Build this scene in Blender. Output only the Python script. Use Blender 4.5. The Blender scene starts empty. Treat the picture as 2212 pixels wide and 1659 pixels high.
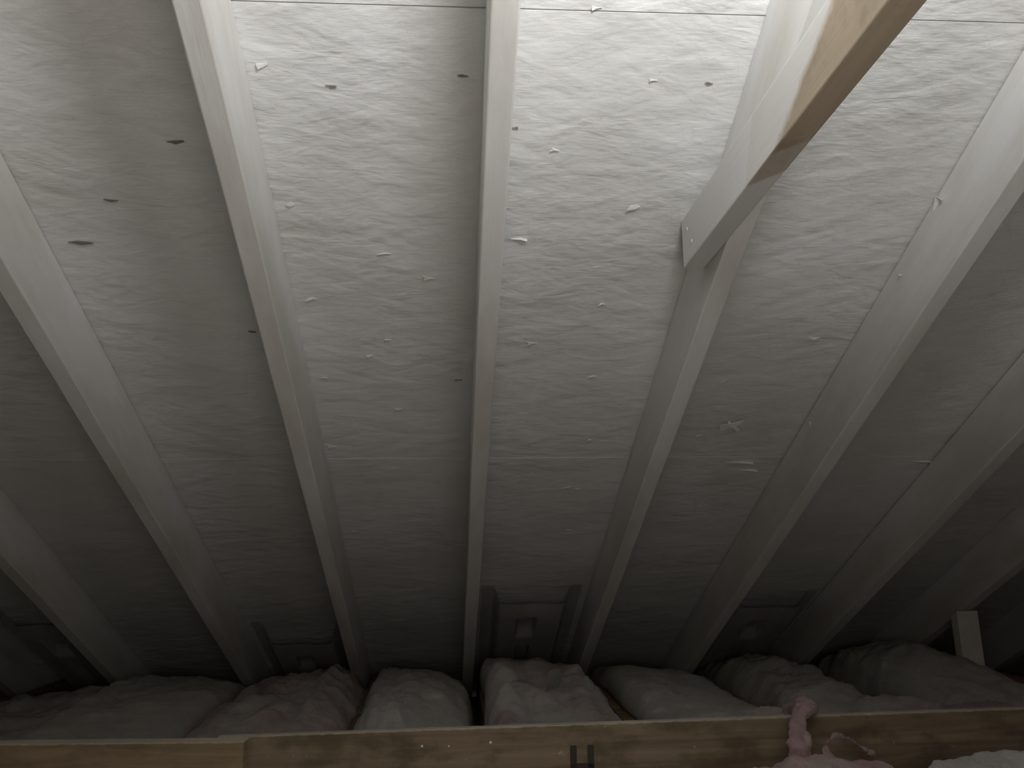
import bpy, bmesh, math, random
from mathutils import Matrix, Vector, noise

random.seed(7)
C = bpy.context.scene.collection
sc = bpy.context.scene

# ---------------------------------------------------------------- camera, world, light, exposure
Z0 = 1.42                                   # attic floor (drywall top) is z = 0
PH = math.atan(0.5)                         # 6 in 12 roof
CP, SP = math.cos(PH), math.sin(PH)
# roof frame: X along the eave, U down the slope, H out through the deck
ROOF = Matrix(((1, 0, 0, 0), (0, CP, SP, 0), (0, -SP, CP, Z0), (0, 0, 0, 1)))

cam_d = bpy.data.cameras.new('camera')
cam_d.sensor_width = 36.0
cam_d.lens = 36.0 * 1882.57 / 2212.0
cam_d.clip_start = 0.02
cam = bpy.data.objects.new('camera', cam_d)
C.objects.link(cam)
_R = Matrix(((0.9980267, -0.05114377, -0.03642819),
             (0.0012335, 0.59600785, -0.80297766),
             (0.06277879, 0.80134821, 0.59489483)))     # rows: right, down, forward in the roof frame
_r3 = ROOF.to_3x3()
r_, d_, f_ = (_r3 @ _R[0]), (_r3 @ _R[1]), (_r3 @ _R[2])
loc = ROOF @ Vector((-0.0392, -0.6811, -1.1761))
cam.matrix_world = Matrix(((r_.x, -d_.x, -f_.x, loc.x), (r_.y, -d_.y, -f_.y, loc.y),
                           (r_.z, -d_.z, -f_.z, loc.z), (0, 0, 0, 1)))
sc.camera = cam

world = bpy.data.worlds.new('world')
sc.world = world
world.use_nodes = True
world.node_tree.nodes['Background'].inputs[0].default_value = (0.5, 0.5, 0.52, 1)
world.node_tree.nodes['Background'].inputs[1].default_value = 0.02

def soft_lamp(name, loc_xuh, size, watts, aim, color):
    ld = bpy.data.lights.new(name, 'AREA')
    ld.shape = 'DISK'
    ld.size = size
    ld.energy = watts
    ld.color = color
    lo = bpy.data.objects.new(name, ld)
    lo.location = ROOF @ Vector(loc_xuh)
    lo.rotation_euler = (ROOF.to_3x3() @ Vector(aim)).to_track_quat('-Z', 'Y').to_euler()
    C.objects.link(lo)


# the attic lamp up near the ridge, its shade opening towards the deck, and a weak unseen fill added behind the camera to lift the shaded bays
soft_lamp('attic_lamp', (0.24, -0.86, -0.46), 0.34, 38.0, (-0.05, -0.12, 1), (0.97, 0.985, 1.0))
soft_lamp('rear_fill', (0.10, -0.85, -1.30), 1.10, 7.0, (-0.2, 0.12, 1), (1.0, 0.95, 0.87))

sc.view_settings.view_transform = 'Standard'
sc.view_settings.look = 'None'
sc.view_settings.gamma = 1.0
sc.view_settings.use_curve_mapping = False
sc.view_settings.exposure = 0.0


# ---------------------------------------------------------------- materials
class NT:
    def __init__(self, name, rough=0.85, spec=0.25):
        self.m = bpy.data.materials.new(name)
        self.m.use_nodes = True
        self.t = self.m.node_tree
        self.b = self.t.nodes['Principled BSDF']
        self.b.inputs['Roughness'].default_value = rough
        self.b.inputs['Specular IOR Level'].default_value = spec
        self.co = self.n('ShaderNodeTexCoord').outputs['Object']

    def n(self, typ, **kw):
        nd = self.t.nodes.new(typ)
        for k, v in kw.items():
            setattr(nd, k, v)
        return nd

    def link(self, a, b):
        self.t.links.new(a, b)

    def mapping(self, scale=(1, 1, 1), rot=(0, 0, 0), src=None):
        mp = self.n('ShaderNodeMapping')
        mp.inputs['Scale'].default_value = scale
        mp.inputs['Rotation'].default_value = rot
        self.link(src or self.co, mp.inputs[0])
        return mp.outputs[0]

    def noise(self, scale, detail=4, rough=0.55, src=None, dist=0.0):
        nz = self.n('ShaderNodeTexNoise')
        nz.inputs['Scale'].default_value = scale
        nz.inputs['Detail'].default_value = detail
        nz.inputs['Roughness'].default_value = rough
        nz.inputs['Distortion'].default_value = dist
        self.link(src or self.co, nz.inputs['Vector'])
        return nz.outputs['Fac']

    def math(self, op, a, b=None, c=None, clamp=False):
        nd = self.n('ShaderNodeMath', operation=op)
        nd.use_clamp = clamp
        for i, v in enumerate((a, b, c)):
            if v is None:
                continue
            if isinstance(v, (int, float)):
                nd.inputs[i].default_value = v
            else:
                self.link(v, nd.inputs[i])
        return nd.outputs[0]

    def ramp(self, fac, stops):
        r = self.n('ShaderNodeValToRGB')
        e = r.color_ramp.elements
        while len(e) < len(stops):
            e.new(0.5)
        for i, (p, c) in enumerate(stops):
            e[i].position = p
            e[i].color = (c[0], c[1], c[2], 1)
        self.link(fac, r.inputs[0])
        return r.outputs[0]

    def mix(self, fac, a, b):
        mx = self.n('ShaderNodeMix', data_type='RGBA')
        if isinstance(fac, (int, float)):
            mx.inputs[0].default_value = fac
        else:
            self.link(fac, mx.inputs[0])
        for i, v in ((6, a), (7, b)):
            if isinstance(v, tuple):
                mx.inputs[i].default_value = (*v, 1)
            else:
                self.link(v, mx.inputs[i])
        return mx.outputs[2]

    def color(self, c):
        if isinstance(c, tuple):
            self.b.inputs['Base Color'].default_value = (*c, 1)
        else:
            self.link(c, self.b.inputs['Base Color'])

    def bump(self, h, dist, strength=1.0, normal=None):
        bp = self.n('ShaderNodeBump')
        bp.inputs['Strength'].default_value = strength
        bp.inputs['Distance'].default_value = dist
        self.link(h, bp.inputs['Height'])
        if normal is not None:
            self.link(normal, bp.inputs['Normal'])
        self.link(bp.outputs[0], self.b.inputs['Normal'])
        return bp.outputs[0]


def mat_osb():
    k = NT('painted_strand_board', 0.62, 0.3)
    # warp the coordinates a little so that strands are not ruler-straight
    nz = k.n('ShaderNodeTexNoise')
    nz.inputs['Scale'].default_value = 9
    nz.inputs['Detail'].default_value = 3
    k.link(k.co, nz.inputs['Vector'])
    vm = k.n('ShaderNodeVectorMath', operation='SCALE')
    vm.inputs['Scale'].default_value = 0.035
    k.link(nz.outputs['Color'], vm.inputs[0])
    va = k.n('ShaderNodeVectorMath', operation='ADD')
    k.link(k.co, va.inputs[0])
    k.link(vm.outputs[0], va.inputs[1])
    w = va.outputs[0]
    tot = None
    for ang, sx, sy, wt in ((5, 6, 34, 1.0), (-17, 8, 44, 0.9), (22, 7, 38, 1.0), (-52, 11, 44, 0.35), (3, 11, 90, 0.4)):
        rot = k.mapping((1, 1, 1), (0, 0, math.radians(ang)), src=w)
        v = k.n('ShaderNodeTexVoronoi', feature='F1')
        v.inputs['Scale'].default_value = 1.0
        k.link(k.mapping((sx, sy, 0.001), src=rot), v.inputs['Vector'])
        sp = k.n('ShaderNodeSeparateColor')
        k.link(v.outputs['Color'], sp.inputs[0])
        # each strand has its own height and its own slight tilt
        t = k.math('MULTIPLY', v.outputs['Distance'], k.math('SUBTRACT', sp.outputs[1], 0.5))
        h = k.math('ADD', k.math('POWER', sp.outputs[0], 2.0), k.math('MULTIPLY', t, 0.8))
        h = k.math('MULTIPLY', h, wt)
        tot = h if tot is None else k.math('ADD', tot, h)
    big = k.noise(1.0, 3, 0.6, src=k.mapping((8, 19, 1)), dist=0.6)
    for ang in (24, -28):       # longer strands lying across at a slant
        sl = k.noise(1.0, 2, 0.5, src=k.mapping((6, 26, 1), src=k.mapping((1, 1, 1), (0, 0, math.radians(ang)))))
        big = k.math('ADD', big, k.math('MULTIPLY', sl, 0.75))
    fine = k.noise(1.0, 6, 0.7, src=k.mapping((45, 190, 1)))
    hgt = k.math('ADD', tot, k.math('ADD', k.math('MULTIPLY', big, 1.35), k.math('MULTIPLY', fine, 0.35)))
    # the relief is stronger in some places than in others
    patch = k.ramp(k.noise(2.3, 2, 0.5), [(0.35, (0.45,) * 3), (0.65, (1.0,) * 3)])
    k.bump(k.math('MULTIPLY', hgt, patch), 0.0036, 1.0)
    stain = k.ramp(k.noise(3.2, 5, 0.6), [(0.3, (0.635, 0.63, 0.605)), (0.7, (0.71, 0.71, 0.705))])
    specks = k.ramp(k.noise(1.0, 2, 0.5, src=k.mapping((26, 60, 1))), [(0.19, (1,) * 3), (0.24, (0,) * 3)])
    k.color(k.mix(k.math('MULTIPLY', specks, 0.35), stain, (0.32, 0.29, 0.25)))
    return k.m


def mat_paint(name, base=(0.72, 0.715, 0.70), dirty=(0.60, 0.58, 0.54), grain=0.0006):
    k = NT(name, 0.6, 0.3)
    a = k.noise(1.0, 4, 0.6, src=k.mapping((9, 2.2, 9)))
    k.color(k.ramp(a, [(0.35, dirty), (0.6, base)]))
    g = k.noise(1.0, 5, 0.65, src=k.mapping((90, 5, 90)))
    g2 = k.noise(60, 3, 0.5)
    k.bump(k.math('ADD', g, k.math('MULTIPLY', g2, 0.3)), grain, 1.0)
    return k.m


def mat_tie():
    # collar tie: local x along the tie from its end on the deck, y across the height, z thickness
    k = NT('collar_tie_wood', 0.7, 0.25)
    sp = k.n('ShaderNodeSeparateXYZ')
    k.link(k.co, sp.inputs[0])
    x, y, z = sp.outputs
    g = k.noise(1.0, 6, 0.65, src=k.mapping((2.2, 26, 26)), dist=0.6)
    blot = k.noise(16, 4, 0.6)
    wood = k.ramp(g, [(0.3, (0.31, 0.24, 0.17)), (0.55, (0.40, 0.33, 0.245)), (0.75, (0.47, 0.405, 0.31))])
    dark = k.ramp(blot, [(0.3, (0.22, 0.165, 0.115)), (0.5, (0.40, 0.33, 0.245))])
    wood = k.mix(0.45, wood, dark)
    wob = k.math('MULTIPLY', k.math('SUBTRACT', k.noise(22, 4, 0.6), 0.5), 0.05)
    # on the wide side the overspray ends along a slanting line
    line = k.math('SUBTRACT', 0.655, k.math('MULTIPLY', y, 2.35))
    tside = k.math('ADD', k.math('SUBTRACT', x, line), wob)
    # on the narrow underside it ends nearly square, paler between two edges
    ln2 = k.math('ADD', 0.345, k.math('MULTIPLY', z, 1.4))
    tund = k.math('ADD', k.math('SUBTRACT', x, ln2), k.math('MULTIPLY', wob, 0.15))
    isund = k.math('GREATER_THAN', y, 0.0875)
    fs = k.math('MULTIPLY', tside, 22, clamp=True)
    # thin translucent coat lower on the side
    thin = k.math('MULTIPLY', k.math('GREATER_THAN', k.math('ADD', x, k.math('MULTIPLY', y, 0.6)), 0.395), 0.14)
    fs = k.math('MAXIMUM', fs, thin)
    u1 = k.math('MULTIPLY', tund, 90, clamp=True)
    u2 = k.math('MULTIPLY', k.math('SUBTRACT', tund, 0.095), 90, clamp=True)
    fu = k.math('ADD', k.math('MULTIPLY', u1, 0.72), k.math('MULTIPLY', u2, 0.28))
    bare = k.mix(isund, fs, fu)
    n1 = k.n('ShaderNodeSeparateColor')
    k.link(bare, n1.inputs[0])
    k.color(k.mix(n1.outputs[0], (0.70, 0.695, 0.68), wood))
    k.bump(k.noise(1.0, 5, 0.6, src=k.mapping((6, 80, 80))), 0.0006, 1.0)
    return k.m


def mat_wood(name, c0, c1, c2, smudge=0.75, dust=False):
    k = NT(name, 0.8, 0.2)
    g = k.noise(1.0, 6, 0.65, src=k.mapping((1.6, 20, 34)), dist=0.8)
    wood = k.ramp(g, [(0.3, c0), (0.52, c1), (0.72, c2)])
    s = k.ramp(k.noise(1.0, 4, 0.6, src=k.mapping((7, 7, 13))), [(0.36, (1,) * 3), (0.52, (0,) * 3)])
    col = k.mix(k.math('MULTIPLY', s, smudge), wood, (0.10, 0.075, 0.05))
    sp = k.ramp(k.noise(55, 2, 0.5), [(0.70, (0,) * 3), (0.74, (1,) * 3)])
    col = k.mix(k.math('MULTIPLY', sp, 0.35), col, (0.6, 0.56, 0.5))
    if dust:            # grey dust and overspray lying on the upper edge (z is the board's height)
        xyz = k.n('ShaderNodeSeparateXYZ')
        k.link(k.co, xyz.inputs[0])
        z = k.math('ADD', xyz.outputs[2], k.math('MULTIPLY', k.math('SUBTRACT', k.noise(60, 3), 0.5), 0.006))
        d = k.math('MULTIPLY', k.math('SUBTRACT', z, 0.1365), 400, clamp=True)
        col = k.mix(k.math('MULTIPLY', d, 0.42), col, (0.60, 0.57, 0.52))
    k.color(col)
    k.bump(k.noise(1.0, 5, 0.6, src=k.mapping((5, 90, 90))), 0.0008, 1.0)
    return k.m


def mat_fibre(name, c0, c1, c2):
    k = NT(name, 0.98, 0.05)
    a = k.noise(6.5, 5, 0.65, dist=0.5)
    k.color(k.ramp(a, [(0.33, c0), (0.5, c1), (0.68, c2)]))
    f1 = k.noise(38, 8, 0.75, dist=1.2)
    f2 = k.noise(150, 4, 0.7)
    k.bump(k.math('ADD', f1, k.math('MULTIPLY', f2, 0.4)), 0.014, 1.0)
    return k.m


def mat_plain(name, c, rough=0.8):
    k = NT(name, rough, 0.2)
    a = k.noise(8, 4, 0.6)
    k.color(k.ramp(a, [(0.3, tuple(v * 0.85 for v in c)), (0.7, c)]))
    return k.m


M_OSB = mat_osb()
M_RAFT = mat_paint('rafter_paint')
M_TIE = mat_tie()
M_BOARD = mat_wood('strongback_lumber', (0.155, 0.115, 0.075), (0.235, 0.18, 0.12), (0.30, 0.24, 0.165), dust=True)
M_BOARD2 = mat_wood('strongback_lumber_orange', (0.19, 0.135, 0.08), (0.30, 0.225, 0.14), (0.37, 0.29, 0.19), 0.4, dust=True)
M_JOIST = mat_wood('joist_lumber', (0.16, 0.11, 0.06), (0.26, 0.19, 0.11), (0.33, 0.25, 0.16))
M_PINK = mat_fibre('dusty_pink_fibre', (0.52, 0.41, 0.405), (0.64, 0.585, 0.57), (0.70, 0.69, 0.67))
M_GREY = mat_fibre('dusty_grey_fibre', (0.60, 0.565, 0.55), (0.70, 0.69, 0.67), (0.76, 0.76, 0.74))
M_ROSE = mat_fibre('fresh_pink_fibre', (0.40, 0.235, 0.24), (0.52, 0.36, 0.36), (0.58, 0.48, 0.47))
M_FOAM = mat_plain('vent_baffle_foam', (0.78, 0.75, 0.73), 0.7)
M_CHIP = mat_plain('paint_chip', (0.80, 0.80, 0.78), 0.6)
M_DARKCHIP = mat_plain('dark_chip', (0.22, 0.20, 0.17), 0.8)  # dark tone of the small splinters on the deck
M_DRY = mat_plain('drywall_back', (0.36, 0.30, 0.25), 0.9)
M_METAL = mat_plain('dark_steel', (0.06, 0.052, 0.042), 0.5)
M_FELT = mat_plain('roof_felt', (0.03, 0.03, 0.03), 0.9)


# ---------------------------------------------------------------- helpers
def box(bm, lo, hi, bev=0.0, cuts=0):
    x0, y0, z0 = lo
    x1, y1, z1 = hi
    tmp = bmesh.new()
    v = [tmp.verts.new(p) for p in ((x0, y0, z0), (x1, y0, z0), (x1, y1, z0), (x0, y1, z0),
                                    (x0, y0, z1), (x1, y0, z1), (x1, y1, z1), (x0, y1, z1))]
    for f in ((3, 2, 1, 0), (4, 5, 6, 7), (0, 1, 5, 4), (1, 2, 6, 5), (2, 3, 7, 6), (3, 0, 4, 7)):
        tmp.faces.new([v[i] for i in f])
    if bev:
        bmesh.ops.bevel(tmp, geom=tmp.edges[:], offset=bev, segments=2, affect='EDGES', profile=0.6)
    me = bpy.data.meshes.new('t')
    tmp.to_mesh(me)
    tmp.free()
    bm.from_mesh(me)
    bpy.data.meshes.remove(me)


def link(name, bm, mat, parent=None, matrix=None, smooth=False):
    bmesh.ops.recalc_face_normals(bm, faces=bm.faces[:])
    me = bpy.data.meshes.new(name)
    bm.to_mesh(me)
    bm.free()
    me.materials.append(mat)
    if smooth:
        for p in me.polygons:
            p.use_smooth = True
    o = bpy.data.objects.new(name, me)
    C.objects.link(o)
    if parent is not None:
        o.parent = parent
        if matrix is not None:
            o.matrix_local = matrix
    elif matrix is not None:
        o.matrix_world = matrix
    return o


def tag(o, label, cat, group=None):
    o['label'] = label
    o['category'] = cat
    if group:
        o['group'] = group
    return o


def struct(o):
    o['kind'] = 'structure'
    return o


S = 0.4064      # 16 in on centre
T = 0.038
D = 0.138

# ---------------------------------------------------------------- setting: roof deck, floor, gable walls
bm = bmesh.new()
RIDGE = -1.30
for u0, u1, h in ((RIDGE, -0.0012, 0.0), (0.0012, 1.2190, 0.0), (1.2195, 3.25, -0.0006)):
    box(bm, (-4.5, u0, h), (4.5, u1, h + 0.012))
ceiling = struct(link('ceiling', bm, M_OSB, matrix=ROOF))
bm = bmesh.new()
box(bm, (-4.5, RIDGE, 0.0135), (4.5, 3.25, 0.018))
link('roofing_felt', bm, M_FELT, parent=ceiling)
# the slope on the far side of the ridge, behind the camera
rz = (ROOF @ Vector((0, RIDGE, 0)))
bm = bmesh.new()
yb = rz.y - 4.2
q = [bm.verts.new(p) for p in ((-4.5, rz.y, rz.z), (4.5, rz.y, rz.z), (4.5, yb, rz.z - 2.1), (-4.5, yb, rz.z - 2.1),
                               (-4.5, rz.y, rz.z + .02), (4.5, rz.y, rz.z + .02), (4.5, yb, rz.z - 2.08), (-4.5, yb, rz.z - 2.08))]
for f in ((3, 2, 1, 0), (4, 5, 6, 7), (0, 1, 5, 4), (1, 2, 6, 5), (2, 3, 7, 6), (3, 0, 4, 7)):
    bm.faces.new([q[i] for i in f])
struct(link('ceiling_back', bm, M_JOIST))
bm = bmesh.new()
box(bm, (-4.5, -5.0, -0.013), (4.5, 2.80, 0.0))
struct(link('floor', bm, M_DRY))
for nm, xa, xb in (('wall_left', -4.53, -4.5), ('wall_right', 4.5, 4.53)):
    bm = bmesh.new()
    q = [bm.verts.new((x, y, z)) for x in (xa, xb) for y, z in ((2.80, 0.0), (rz.y, rz.z), (-5.1, 0.0))]
    for f in ((0, 1, 2), (5, 4, 3), (0, 3, 4, 1), (1, 4, 5, 2), (2, 5, 3, 0)):
        bm.faces.new([q[i] for i in f])
    struct(link(nm, bm, M_JOIST))

# ---------------------------------------------------------------- flakes and splinters of the deck
def flake(x, u, size, kind, idx, mat=None, lab=None):
    """a torn strand of the board standing a little off the deck"""
    rnd = random.Random(idx * 13 + 5)
    bm = bmesh.new()
    size *= 0.72
    n = rnd.choice((5, 6, 7))
    top, bot = [], []
    lift = size * 0.22
    for i in range(n):
        a = 2 * math.pi * (i + rnd.uniform(-.3, .3)) / n
        r = size * (1.0 if i % 2 == 0 else 0.42) * rnd.uniform(0.4, 1.15)
        px, pu = x + r * math.cos(a) * 1.15, u + r * math.sin(a) * 0.55
        hz = -0.0012 - lift * max(0.0, math.sin(a)) * (r / size)
        top.append(bm.verts.new((px, pu, hz - 0.0012)))
        bot.append(bm.verts.new((px, pu, hz)))
    c1 = bm.verts.new((x, u, -0.003 - lift * 0.15))
    c0 = bm.verts.new((x, u, -0.001))
    for i in range(n):
        j = (i + 1) % n
        bm.faces.new((c1, top[i], top[j]))
        bm.faces.new((c0, bot[j], bot[i]))
        bm.faces.new((top[i], bot[i], bot[j], top[j]))
    o = link('torn_strand' if kind == 'w' else 'dark_splinter', bm, mat or M_RAFT, parent=ceiling)
    if lab:
        o['label'] = lab
    return o


white = [(-0.334, 0.099, .020), (-0.332, 0.375, .016), (-0.177, 0.492, .018), (-0.1, 0.558, .022), (-0.328, 0.62, .016),
         (0.274, 0.369, .022), (0.12, 0.246, .018), (0.26, 0.11, .014), (0.116, 0.755, .024), (-0.188, 0.746, .012),
         (-0.229, 0.801, .012), (-0.352, 1.16, .022), (0.729, 0.735, .020), (0.573, 0.885, .020), (0.288, 1.619, .016),
         (0.265, 0.872, .014), (0.564, 1.117, .016), (0.285, 1.379, .014), (-0.334, 0.879, .011), (-0.177, 1.001, .012),
         (0.253, 0.628, .012), (0.289, 1.132, .020), (-0.336, 1.618, .014), (0.259, 1.371, .018), (0.158, -0.006, .014)]
for i, (x, u, s_) in enumerate(white):
    flake(x, u, s_, 'w', i, lab='white torn strand end lifted off the board')
# long thin shreds at the panel seam
for i, (x, u, l_) in enumerate(((0.70, 1.245, .075), (0.735, 1.285, .05), (0.45, 0.975, .03), (0.075, 0.452, .03), (1.20, 1.245, .06))):
    bm = bmesh.new()
    pts = [(x - l_ / 2, u), (x + l_ * .1, u - .003), (x + l_ / 2, u + .001), (x + l_ * .1, u + .003)]
    a = [bm.verts.new((p[0], p[1], -0.006 if j in (1, 2) else -0.001)) for j, p in enumerate(pts)]
    b = [bm.verts.new((p[0], p[1], 0.0005)) for p in pts]
    bm.faces.new(a)
    bm.faces.new(b[::-1])
    for j in range(4):
        bm.faces.new((a[j], b[j], b[(j + 1) % 4], a[(j + 1) % 4]))
    link('torn_strand', bm, M_RAFT, parent=ceiling)
for i, (x, u, l_) in enumerate(((-0.721, 0.473, .055), (-0.636, 0.371, .03), (-0.495, 0.244, .035), (-0.233, 0.134, .02), (-0.031, 0.112, .022),
                                (-0.461, 0.721, .02), (-0.037, 0.887, .022), (0.352, 0.114, .016), (0.052, 0.204, .018))):
    rnd = random.Random(i)
    bm = bmesh.new()
    l_ *= 0.8
    w_ = l_ * 0.12
    pts = [(x - l_ / 2, u - w_ * .5), (x - l_ * .1, u - w_), (x + l_ * .4, u - w_ * .3), (x + l_ / 2, u + w_ * .4), (x, u + w_), (x - l_ * .3, u + w_ * .2)]
    a = [bm.verts.new((p[0], p[1] + rnd.uniform(-1, 1) * .002, -0.0025)) for p in pts]
    b = [bm.verts.new((v.co.x, v.co.y, 0.0005)) for v in a]
    bm.faces.new(a)
    bm.faces.new(b[::-1])
    for j in range(6):
        bm.faces.new((a[j], b[j], b[(j + 1) % 6], a[(j + 1) % 6]))
    o = link('dark_splinter', bm, M_DARKCHIP, parent=ceiling)
    o['label'] = 'dark splinter in the painted board'
# the large Y-shaped chip
bm = bmesh.new()
cx, cu = 0.626, 1.059
out = [(-.028, -.006), (-.021, -.012), (-.004, -.008), (.006, -.012), (.026, -.032), (.022, -.015), (.014, -.002), (.026, .010),
       (.022, .020), (.006, .006), (-.004, .004), (-.018, .014), (-.024, .012)]
a = [bm.verts.new((cx + p[0], cu + p[1], -0.010 - 0.25 * abs(p[0]))) for p in out]
b = [bm.verts.new((v.co.x, v.co.y, v.co.z + 0.0015)) for v in a]
bm.faces.new(a)
bm.faces.new(b[::-1])
for j in range(len(out)):
    jj = (j + 1) % len(out)
    bm.faces.new((a[j], b[j], b[jj], a[jj]))
box(bm, (cx - .003, cu - .002, -.012), (cx + .003, cu + .003, .001))
o = link('torn_strand', bm, M_CHIP, parent=ceiling)
o['label'] = 'large bright Y-shaped paint chip'

# ---------------------------------------------------------------- rafters
OFF = {-6: (0, 0), -5: (0, 0), -4: (-0.012, -0.01), -3: (-0.0171, -0.0132), -2: (-0.0045, 0.0015), -1: (0.0117, -0.0086), 0: (0.0014, -0.0072),
       1: (0.0026, -0.0046), 2: (0.0095, -0.0101), 3: (0.0071, -0.0065), 4: (-0.0107, -0.0129), 5: (-0.005, -0.01), 6: (0, 0)}
GAP = {2: 0.0028, 3: 0.0035, -2: 0.0015}
RLAB = {-4: 'white painted rafter at the lower left corner, almost lost in the dark',
        -3: 'white painted rafter crossing the lower left corner, pale on its right side',
        -2: 'white painted rafter at the left edge with a broad pale side and dark joint line',
        -1: 'white painted rafter left of the middle one with a bright right side',
        0: 'white painted rafter running nearly upright down the middle of the picture',
        1: 'white painted rafter that the half bare collar tie is nailed to',
        2: 'white painted rafter next right of the collar tie, with a chipped upper edge',
        3: 'white painted rafter with a dark joint line, leaving the right edge halfway down',
        4: 'shadowed rafter at the lower right, resting on the short post',
        5: 'shadowed rafter in the lower right corner, beyond the short post'}


def rafter(k):
    a0, b0 = OFF[k]
    g = GAP.get(k, 0.0)
    rnd = random.Random(k + 50)
    bm = bmesh.new()
    box(bm, (0, 0, -D), (T, 1, -g), 0)
    # slice along the length for a slightly wandering edge, then bevel
    bm.edges.ensure_lookup_table()
    long_e = [e for e in bm.edges if abs(e.verts[0].co.y - e.verts[1].co.y) > .5]
    bmesh.ops.subdivide_edges(bm, edges=long_e, cuts=23, use_grid_fill=True)
    L0, L1 = RIDGE + 0.005, 3.02
    for v in bm.verts:
        u = L0 + v.co.y * (L1 - L0)
        wob = 0.0013 * noise.noise(Vector((k * 7.1, u * 2.2, v.co.z * 8)))
        x = k * S + a0 + b0 * u + v.co.x + wob
        h = v.co.z
        if h < -D * .9:
            h += 0.0016 * noise.noise(Vector((k * 3.3 + 9, u * 1.8, 0)))
        v.co = Vector((x, u, h))
    long_e = [e for e in bm.edges if len(e.link_faces) == 2 and e.calc_face_angle(0) > 1.2]
    bmesh.ops.bevel(bm, geom=long_e, offset=0.0028, segments=2, affect='EDGES', profile=0.5)
    o = link('rafter', bm, M_RAFT, matrix=ROOF)
    tag(o, RLAB[k], 'rafter', 'white painted rafters under the roof deck')
    return o


rafters = {k: rafter(k) for k in range(-4, 6)}
# chip standing off the upper edge of rafter 2, small one beside it
for (u, h, s_) in ((0.335, -0.016, .022), (0.505, -0.035, .009), (1.02, -0.03, .010)):
    x = 2 * S + OFF[2][0] + OFF[2][1] * u
    bm = bmesh.new()
    p = [(0, u + s_, h - .002), (0, u - s_ * .5, h + s_ * .2), (0, u - s_ * .9, h - s_ * .75), (0, u - s_ * .45, h - s_ * .15)]
    a = [bm.verts.new((x - 0.001 - (0.008 if j in (1, 2) else 0.0), q_[1], q_[2])) for j, q_ in enumerate(p)]
    b = [bm.verts.new((v.co.x + .0015, v.co.y, v.co.z)) for v in a]
    bm.faces.new(a)
    bm.faces.new(b[::-1])
    for j in range(4):
        bm.faces.new((a[j], b[j], b[(j + 1) % 4], a[(j + 1) % 4]))
    link('lifted_chip', bm, M_CHIP, parent=rafters[2])

# ---------------------------------------------------------------- collar tie on the left side of rafter 1
dv = Vector((0, -.907, -.42)).normalized()
nv = Vector((0, .42, -.907)).normalized()
xv = Vector((1, 0, 0))
org = Vector((0.3695, 0.405, -0.0005))
TM = ROOF @ Matrix(((dv.x, nv.x, xv.x, org.x), (dv.y, nv.y, xv.y, org.y), (dv.z, nv.z, xv.z, org.z), (0, 0, 0, 1)))
bm = bmesh.new()
box(bm, (0.0, 0.0, 0.0), (2.9, 0.0895, 0.0375), 0.0025)
tie = link('collar_tie', bm, M_TIE, matrix=TM)
tag(tie, 'collar tie board, bare brown wood above and white overspray towards its lower end', 'beam')
for px, py in ((0.035, 0.028), (0.06, 0.06)):
    bm = bmesh.new()
    bmesh.ops.create_cone(bm, cap_ends=True, segments=14, radius1=0.0042, radius2=0.0042, depth=0.0012,
                          matrix=Matrix.Translation((px, py, -0.0005)))
    link('nail_head', bm, M_RAFT, parent=tie)

# ---------------------------------------------------------------- vent baffles
def baffle(k, u0, xw, ears, label, x_off=0.0, length=0.75):
    """moulded foam rafter vent: flanges on the deck, raised pan, square pockets"""
    nx, nu = 64, 120
    xa = k * S + T + (S - T - xw) / 2 + x_off
    bm = bmesh.new()
    grid = {}

    def sm(a, b, t):
        t = max(0.0, min(1.0, (t - a) / (b - a)))
        return t * t * (3 - 2 * t)

    for i in range(nx + 1):
        s_ = i / nx
        ed = min(s_, 1 - s_) * xw
        pan = sm(0.036, 0.062, ed)
        # the top edge is cut back over the pan, with an arch; ears remain on the flanges
        cut = ears * sm(0.030, 0.062, ed) - 0.012 * pan * math.sin(math.pi * s_)
        for j in range(nu + 1):
            t = j / nu
            u = u0 + cut * (1 - t) + t * length
            h = -0.005 - 0.047 * pan
            cxm = abs(s_ - 0.47) * xw
            # square pocket with a sloping lower face
            uu = u - (u0 + ears)
            if 0.11 < uu < 0.30 and cxm < 0.034:
                if uu < 0.225:
                    dp = 0.026 * sm(0.11, 0.118, uu)
                else:
                    dp = 0.026 * (1 - sm(0.225, 0.30, uu))
                h += dp * sm(0.034, 0.026, cxm)
            if uu > 0.375 and cxm < 0.026:
                h += 0.026 * sm(0.026, 0.019, cxm) * sm(0.375, 0.385, uu)
            h -= 0.0015 * math.sin(s_ * 21) * pan
            grid[i, j] = bm.verts.new((xa + s_ * xw, u, h))
    for i in range(nx):
        for j in range(nu):
            bm.faces.new((grid[i, j], grid[i + 1, j], grid[i + 1, j + 1], grid[i, j + 1]))
    me_faces = bm.faces[:]
    r = bmesh.ops.solidify(bm, geom=me_faces, thickness=0.003)
    o = link('vent_baffle', bm, M_FOAM, matrix=ROOF, smooth=False)
    tag(o, label, 'vent baffle', 'moulded vent baffles between the rafter tails')
    return o


baffle(0, 2.005, 0.33, 0.055, 'moulded vent baffle with a square hole, between the middle rafter and the collar tie rafter', x_off=-0.012, length=0.80)
baffle(-2, 2.285, 0.33, 0.11, 'dark vent baffle low at the left, behind the torn pinkish batt', x_off=0.0, length=0.60)
baffle(2, 2.07, 0.33, 0.05, 'dark vent baffle in the second rafter bay right of the collar tie, half hidden', length=0.75)
baffle(-4, 2.10, 0.33, 0.08, 'dark vent baffle at the left edge of the picture', x_off=-0.01, length=0.72)

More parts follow.
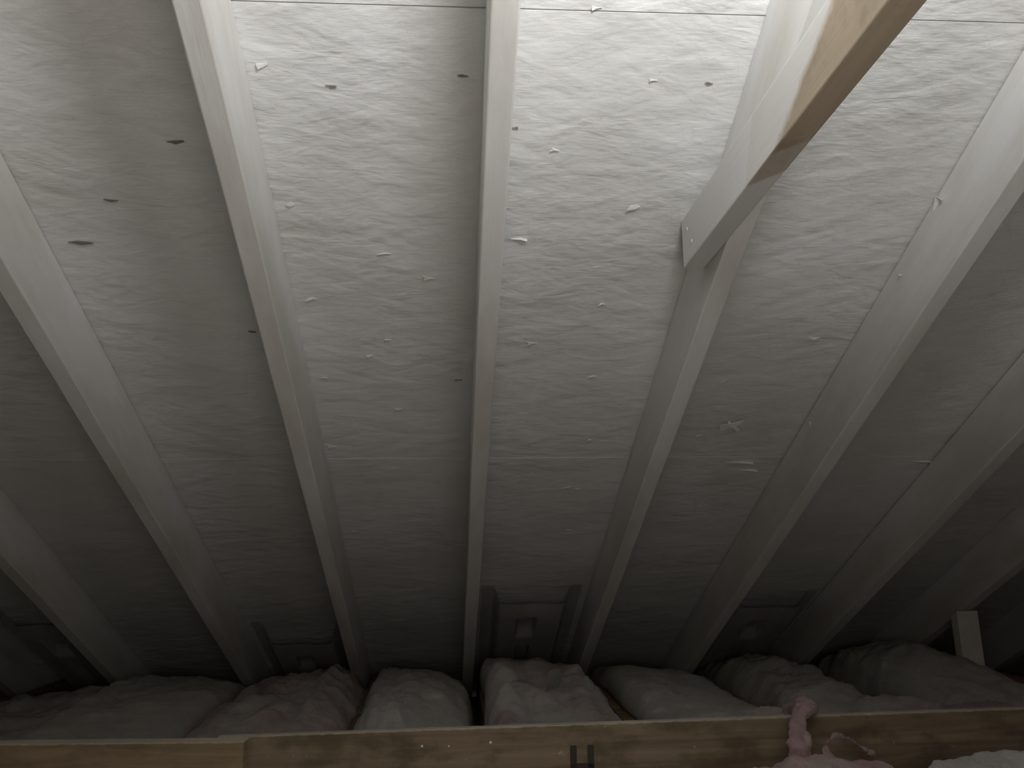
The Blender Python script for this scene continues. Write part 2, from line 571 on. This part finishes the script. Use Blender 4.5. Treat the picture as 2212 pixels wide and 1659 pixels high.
# ---------------------------------------------------------------- ceiling joists
JT = 0.143
JL = {-4: 'floor joist hidden at the far left under the batts', -3: 'floor joist under the dim left batts', -2: 'floor joist left of the torn pinkish batt',
      -1: 'floor joist in the gap left of the bright fluffy batt', 0: 'floor joist in the dark gap under the middle rafter',
      1: 'brown floor joist in the slanting gap right of the hollowed batt', 2: 'floor joist under the second rafter right of middle',
      3: 'floor joist under the third rafter right of middle', 4: 'floor joist beside the short post', 5: 'floor joist at the far right corner'}
for k in range(-4, 6):
    bm = bmesh.new()
    box(bm, (0, 0, 0.0), (T, 3.62, JT), 0.002)
    mtx = Matrix.Translation((k * S + T + 0.004, -1.0, 0.0))
    o = link('ceiling_joist', bm, M_JOIST, matrix=mtx)
    tag(o, JL[k], 'joist', 'floor joists between the batts')

# ---------------------------------------------------------------- strongback boards lying across the joists
def board(p0, p1, mat, name, label, lift=0.0, thick=T):
    dx, dy = p1[0] - p0[0], p1[1] - p0[1]
    L = math.hypot(dx, dy)
    m = Matrix.Translation((p0[0], p0[1], JT + lift)) @ Matrix.Rotation(math.atan2(dy, dx), 4, 'Z')
    bm = bmesh.new()
    box(bm, (0, 0, 0), (L, thick, 0.140), 0.0022)
    o = link(name, bm, mat, matrix=m)
    tag(o, label, 'board')
    return o


rb = board((-0.52, 0.750), (2.30, 0.912), M_BOARD, 'strongback_board',
           'long brown board on edge along the bottom, with pink fibre hanging over it', thick=0.022)
lb = board((-2.60, 0.835), (-0.457, 0.7035), M_BOARD2, 'strongback_board',
           'orange-brown board on edge at the bottom left, lapped in front of the longer board')
# dark U-shaped piece low on the right board, and paint drops
LX = 0.72
bm = bmesh.new()
for (x0, z0, x1, z1) in ((0.0, 0.0, 0.013, 0.098), (0.037, 0.0, 0.050, 0.098), (0.0, 0.0, 0.050, 0.062)):
    box(bm, (LX + x0, -0.003, z0 + 0.002), (LX + x1, -0.0002, z1))
o = link('steel_clip', bm, M_METAL, parent=rb)
o['label'] = 'dark U-shaped steel clip'
for x, z, r in ((0.41, 0.108, .0026), (0.465, 0.106, .0018), (0.552, 0.110, .003)):
    bm = bmesh.new()
    bmesh.ops.create_uvsphere(bm, u_segments=10, v_segments=6, radius=r, matrix=Matrix.Translation((x, -0.0002, z)) @ Matrix.Scale(0.35, 4, (0, 1, 0)))
    link('paint_drop', bm, M_CHIP, parent=rb)

# ---------------------------------------------------------------- insulation batts in the joist bays
def lerp_prof(pr, x):
    if x <= pr[0][0]:
        return pr[0][1]
    for (xa, za), (xb, zb) in zip(pr, pr[1:]):
        if x <= xb:
            t = (x - xa) / (xb - xa)
            t = t * t * (3 - 2 * t)
            return za + (zb - za) * t
    return pr[-1][1]


def sst(a, b, t):
    t = max(0.0, min(1.0, (t - a) / (b - a)))
    return t * t * (3 - 2 * t)


def batt(k, x0, x1, prof, mat, label, front=-1.25, extra=None, edgeL=None, edgeR=None, amp=1.0, yb=2.40):
    nx, ny = 40, 260
    ya = -0.9
    bm = bmesh.new()
    top, bot = {}, {}
    for j in range(ny + 1):
        t = j / ny
        y = ya + (yb - ya) * t
        # the long edges wander
        xl = (edgeL(y) if edgeL else x0) + 0.010 * noise.noise(Vector((k * 5.3, y * 3.1, 0.3))) + 0.004 * noise.noise(Vector((k * 2.3, y * 17, 4.3)))
        xr = (edgeR(y) if edgeR else x1) + 0.010 * noise.noise(Vector((k * 5.3 + 40, y * 3.1, 1.3))) + 0.004 * noise.noise(Vector((k * 2.3 + 7, y * 17, 9.3)))
        q_ = sst(1.02, 1.16, y)
        xl = xl * q_ + max(xl, k * S + 0.083) * (1 - q_)
        xr = xr * q_ + min(xr, (k + 1) * S + 0.040) * (1 - q_)
        for i in range(nx + 1):
            s_ = i / nx
            # denser columns towards both edges
            s_ = 0.5 - 0.5 * math.cos(math.pi * s_)
            x = xl + (xr - xl) * s_
            zc = lerp_prof(prof, x)
            w = sst(0.95, 1.75, y)
            z = front * (1 - w) + zc * w
            z -= 0.06 * sst(1.95, yb, y)
            z += amp * (0.030 * noise.noise(Vector((x * 5 + k * 9, y * 3.2, 0.0))) * (1 - sst(1.7, 1.95, y) * .75)
                        + 0.020 * noise.noise(Vector((x * 15, y * 12, k * 3.0)))
                        + 0.010 * noise.noise(Vector((x * 45, y * 40, k * 3.0)))
                      + 0.0035 * noise.noise(Vector((x * 110, y * 100, k * 3.0))))
            if extra:
                z += extra(x, y)
            near = min(x - xl, xr - x)
            e = max(0.0, min(1.0, near / 0.045))
            z -= 0.065 * (1 - math.sqrt(max(0.0, 1 - (1 - e) ** 2)))
            # squashed under the boards, low on the near side
            u_ = sst(0.58, 0.64, y) * (1 - sst(0.90, 1.02, y))
            z = z * (1 - u_) + (-1.292) * u_
            if y < 0.64:
                z = min(z, -1.262)
            z = min(z, -0.5 * y - 0.052)
            rr = x - k * S
            if (rr < 0.045 or rr > S - 0.006) and y > 1.5:
                z = min(z, -0.5 * y - 0.165)
            top[i, j] = bm.verts.new((x, y, z + Z0))
    mid = {}
    for j in range(ny + 1):
        for i in (0, nx):
            v = top[i, j].co
            xx = max(v.x, k * S + 0.083) if i == 0 else min(v.x, (k + 1) * S + 0.040)
            zz = min(JT + 0.002, v.z - 0.001)
            mid[i, j, 0] = bm.verts.new((v.x, v.y, zz))
            mid[i, j, 1] = bm.verts.new((xx, v.y, zz - 0.0005))
            bot[i, j] = bm.verts.new((xx, v.y, 0.001))
    for i in range(nx):
        for j in range(ny):
            bm.faces.new((top[i, j], top[i + 1, j], top[i + 1, j + 1], top[i, j + 1]))
    for j in range(ny):
        for i in (0, nx):
            col = [(top[i, j], top[i, j + 1]), (mid[i, j, 0], mid[i, j + 1, 0]), (mid[i, j, 1], mid[i, j + 1, 1]), (bot[i, j], bot[i, j + 1])]
            for (a, b), (c, d) in zip(col, col[1:]):
                bm.faces.new((a, b, d, c))
        bm.faces.new((bot[0, j], bot[0, j + 1], bot[nx, j + 1], bot[nx, j]))
    for j in (0, ny):
        bm.faces.new([top[i, j] for i in range(nx + 1)] + [mid[nx, j, 0], mid[nx, j, 1], bot[nx, j], bot[0, j], mid[0, j, 1], mid[0, j, 0]])
    o = link('insulation_batt', bm, mat, smooth=True)
    tag(o, label, 'insulation', 'fibreglass batts between the floor joists')
    return o


def pit(px, py, rx, ry, dz):
    def f(x, y):
        n = 0.35 * noise.noise(Vector((x * 22, y * 18, px * 9)))
        q = ((x - px) / rx) ** 2 + ((y - py) / ry) ** 2
        return dz * math.exp(-max(0.0, q * (1 + n) + n * 0.6) ** 1.6)
    return f


def addf(*fs):
    return lambda x, y: sum(f(x, y) for f in fs)


def stdx(k):
    return k * S + 0.082, (k + 1) * S + 0.041


xl, xr = stdx(-4)
batt(-4, xl, xr, [(-1.6, -1.26), (-1.2, -1.235)], M_GREY, 'dim grey insulation batt at the far left, lower than the rest', front=-1.27, yb=2.30)
xl, xr = stdx(-3)
batt(-3, xl - .03, xr, [(-1.25, -1.222), (-1.21, -1.20), (-1.118, -1.193), (-.955, -1.196), (-.806, -1.213), (-.709, -1.223)], M_GREY,
     'smooth grey insulation batt at the left, below the vent baffle and its left neighbour', yb=2.30, amp=.6)
xl, xr = stdx(-2)
batt(-2, xl - .02, -.346, [(-.709, -1.223), (-.627, -1.202), (-.552, -1.192), (-.485, -1.195), (-.455, -1.166), (-.42, -1.19), (-.36, -1.245)], M_PINK,
     'torn pinkish grey batt with a small peak, left of the bright fluffy one', yb=2.30, amp=1.2,
     extra=addf(pit(-.62, 1.45, .05, .06, -.03), pit(-.50, 1.25, .05, .05, -.03)))
batt(-1, 0, 0, [(-.34, -1.215), (-.28, -1.188), (-.203, -1.190), (-.096, -1.212), (-.019, -1.248), (0.035, -1.30)], M_GREY,
     'bright fluffy insulation batt sloping down towards the middle rafter', amp=1.0,
     edgeL=lambda y: -0.325, edgeR=lambda y: 0.004 + 0.012 * sst(1.2, 2.0, y),
     extra=addf(pit(-.225, 1.36, .050, .10, .045), pit(-.255, 1.30, .02, .03, .02), pit(-.17, 1.22, .05, .06, -.04), pit(-.27, 1.15, .05, .05, -.025)))
batt(0, 0, 0, [(.035, -1.156), (.136, -1.158), (.245, -1.167), (.346, -1.190), (.369, -1.205), (.431, -1.235)], M_PINK,
     'raised insulation batt with a dark hollow, in front of the baffle with the square hole', amp=1.1,
     edgeL=lambda y: 0.046, edgeR=lambda y: 0.440 - 0.035 * sst(1.5, 2.1, y),
     extra=addf(pit(.205, 1.66, .055, .10, -.11), pit(.325, 1.60, .035, .25, .032), pit(.20, 1.32, .09, .10, -.03), pit(.10, 1.35, .05, .1, .03)))
batt(1, 0, 0, [(.44, -1.186), (.559, -1.192), (.732, -1.208), (.811, -1.228), (.864, -1.27)], M_GREY,
     'smooth grey batt right of the slanting gap, below the collar tie rafter', amp=.5,
     edgeL=lambda y: 0.495 - 0.02 * sst(1.2, 2.0, y), edgeR=lambda y: 0.850)
batt(2, 0, 0, [(.86, -1.215), (.958, -1.182), (1.039, -1.166), (1.135, -1.188), (1.18, -1.23), (1.209, -1.26)], M_GREY,
     'rounded dim batt in front of the half hidden vent baffle', edgeL=lambda y: .895, edgeR=lambda y: 1.25,
     extra=pit(.93, 1.35, .05, .1, -.03))
batt(3, 0, 0, [(1.27, -1.215), (1.333, -1.150), (1.45, -1.123), (1.56, -1.133), (1.68, -1.19)], M_GREY,
     'tall dark mound of insulation left of the short post', edgeL=lambda y: 1.30, edgeR=lambda y: 1.655, yb=2.20)
batt(4, 0, 0, [(1.73, -1.215), (1.85, -1.235), (1.98, -1.26), (2.1, -1.28)], M_ROSE,
     'dark rose insulation batt right of the short post', edgeL=lambda y: 1.715, edgeR=lambda y: 2.06, yb=2.20)
xl, xr = stdx(5)
batt(5, xl, xr, [(2.1, -1.26), (2.5, -1.25)], M_GREY, 'grey insulation batt beyond the right edge joist', yb=2.20)


# ---------------------------------------------------------------- loose wads
def wad(name, label, blobs, mat, tubes=(), vox=0.0045, seed=0, amp=.011):
    bm = bmesh.new()
    for (c, r) in blobs:
        bmesh.ops.create_icosphere(bm, subdivisions=3, radius=1.0,
                                   matrix=Matrix.Translation((c[0], c[1], c[2] + Z0)) @ Matrix.Diagonal((r[0], r[1], r[2], 1)))
    for pts, rad in tubes:
        for (a, b) in zip(pts, pts[1:]):
            a, b = Vector(a), Vector(b)
            n = max(2, int((b - a).length / (rad * .5)))
            for i in range(n + 1):
                p = a.lerp(b, i / n)
                g = random.uniform(0.55, 1.15)
                p = p + Vector((random.uniform(-1, 1), random.uniform(-.4, .4), random.uniform(-.4, .4))) * rad * 0.55
                bmesh.ops.create_icosphere(bm, subdivisions=2, radius=rad * g, matrix=Matrix.Translation((p.x, p.y, p.z + Z0)))
    o = link(name, bm, mat, smooth=True)
    md = o.modifiers.new('join', 'REMESH')
    md.mode = 'VOXEL'
    md.voxel_size = vox
    tx = bpy.data.textures.new('fluff%d' % seed, 'CLOUDS')
    tx.noise_scale = 0.028
    tx.noise_depth = 4
    dm = o.modifiers.new('fluff', 'DISPLACE')
    dm.texture = tx
    dm.texture_coords = 'LOCAL'
    dm.strength = amp * 2
    dm.mid_level = 0.5
    tag(o, label, 'insulation')
    return o


wad('insulation_wad', 'fresh pink wad of fibre hanging over the long board, spread out in front of it',
    [((.66, .60, -1.225), (.12, .075, .055)), ((.56, .60, -1.235), (.075, .06, .045)), ((.755, .62, -1.225), (.075, .06, .042)),
     ((.60, .585, -1.19), (.03, .03, .03))],
    M_ROSE,
    tubes=[([(.74, .97, -1.165), (.735, .86, -1.120), (.715, .79, -1.116)], .017),
           ([(.715, .79, -1.116), (.690, .755, -1.122), (.675, .722, -1.160), (.66, .69, -1.20)], .014),
           ([(.70, .79, -1.118), (.665, .735, -1.145), (.64, .70, -1.20)], .012),
           ([(.70, .70, -1.21), (.715, .70, -1.165), (.735, .70, -1.152), (.76, .70, -1.158), (.80, .69, -1.185)], .005),
           ([(.685, .655, -1.20), (.69, .65, -1.165), (.70, .64, -1.19)], .008)], seed=1)
wad('insulation_wad', 'pale grey insulation lump in the bottom right corner, in front of the board',
    [((.99, .56, -1.225), (.17, .085, .062)), ((1.13, .57, -1.235), (.13, .085, .050)), ((.90, .56, -1.235), (.08, .06, .045)),
     ((1.02, .56, -1.185), (.05, .05, .028))], M_GREY, seed=2)
wad('insulation_wad', 'pinkish strip of fibre lying just behind the long board, left of the hanging wad',
    [((.62, 1.10, -1.215), (.14, .07, .036)), ((.74, 1.08, -1.205), (.09, .07, .040)), ((.50, 1.12, -1.225), (.08, .06, .028))], M_PINK, seed=3)
wad('insulation_wad', 'low pale lump of fibre behind the board, in front of the tall dark mound',
    [((1.14, 1.30, -1.225), (.10, .09, .038)), ((1.22, 1.32, -1.23), (.08, .08, .036)), ((1.40, 1.25, -1.235), (.12, .10, .036))], M_PINK, seed=4)

# ---------------------------------------------------------------- short post carrying rafter 4
bm = bmesh.new()
box(bm, (0, 0, 0), (0.070, 0.038, 0.26), 0.002)
# the top is cut to the slope of the rafter
for v in bm.verts:
    if v.co.z > 0.1:
        v.co.z += 0.020 - (v.co.y) * 0.5
        v.co.x -= 0.012
pm = Matrix.Translation((1.578, 1.66, JT + 0.004)) @ Matrix.Rotation(math.radians(0), 4, 'Z')
post = link('support_post', bm, M_RAFT, matrix=pm)
tag(post, 'short pale post standing in the insulation under the lower right rafter', 'post')
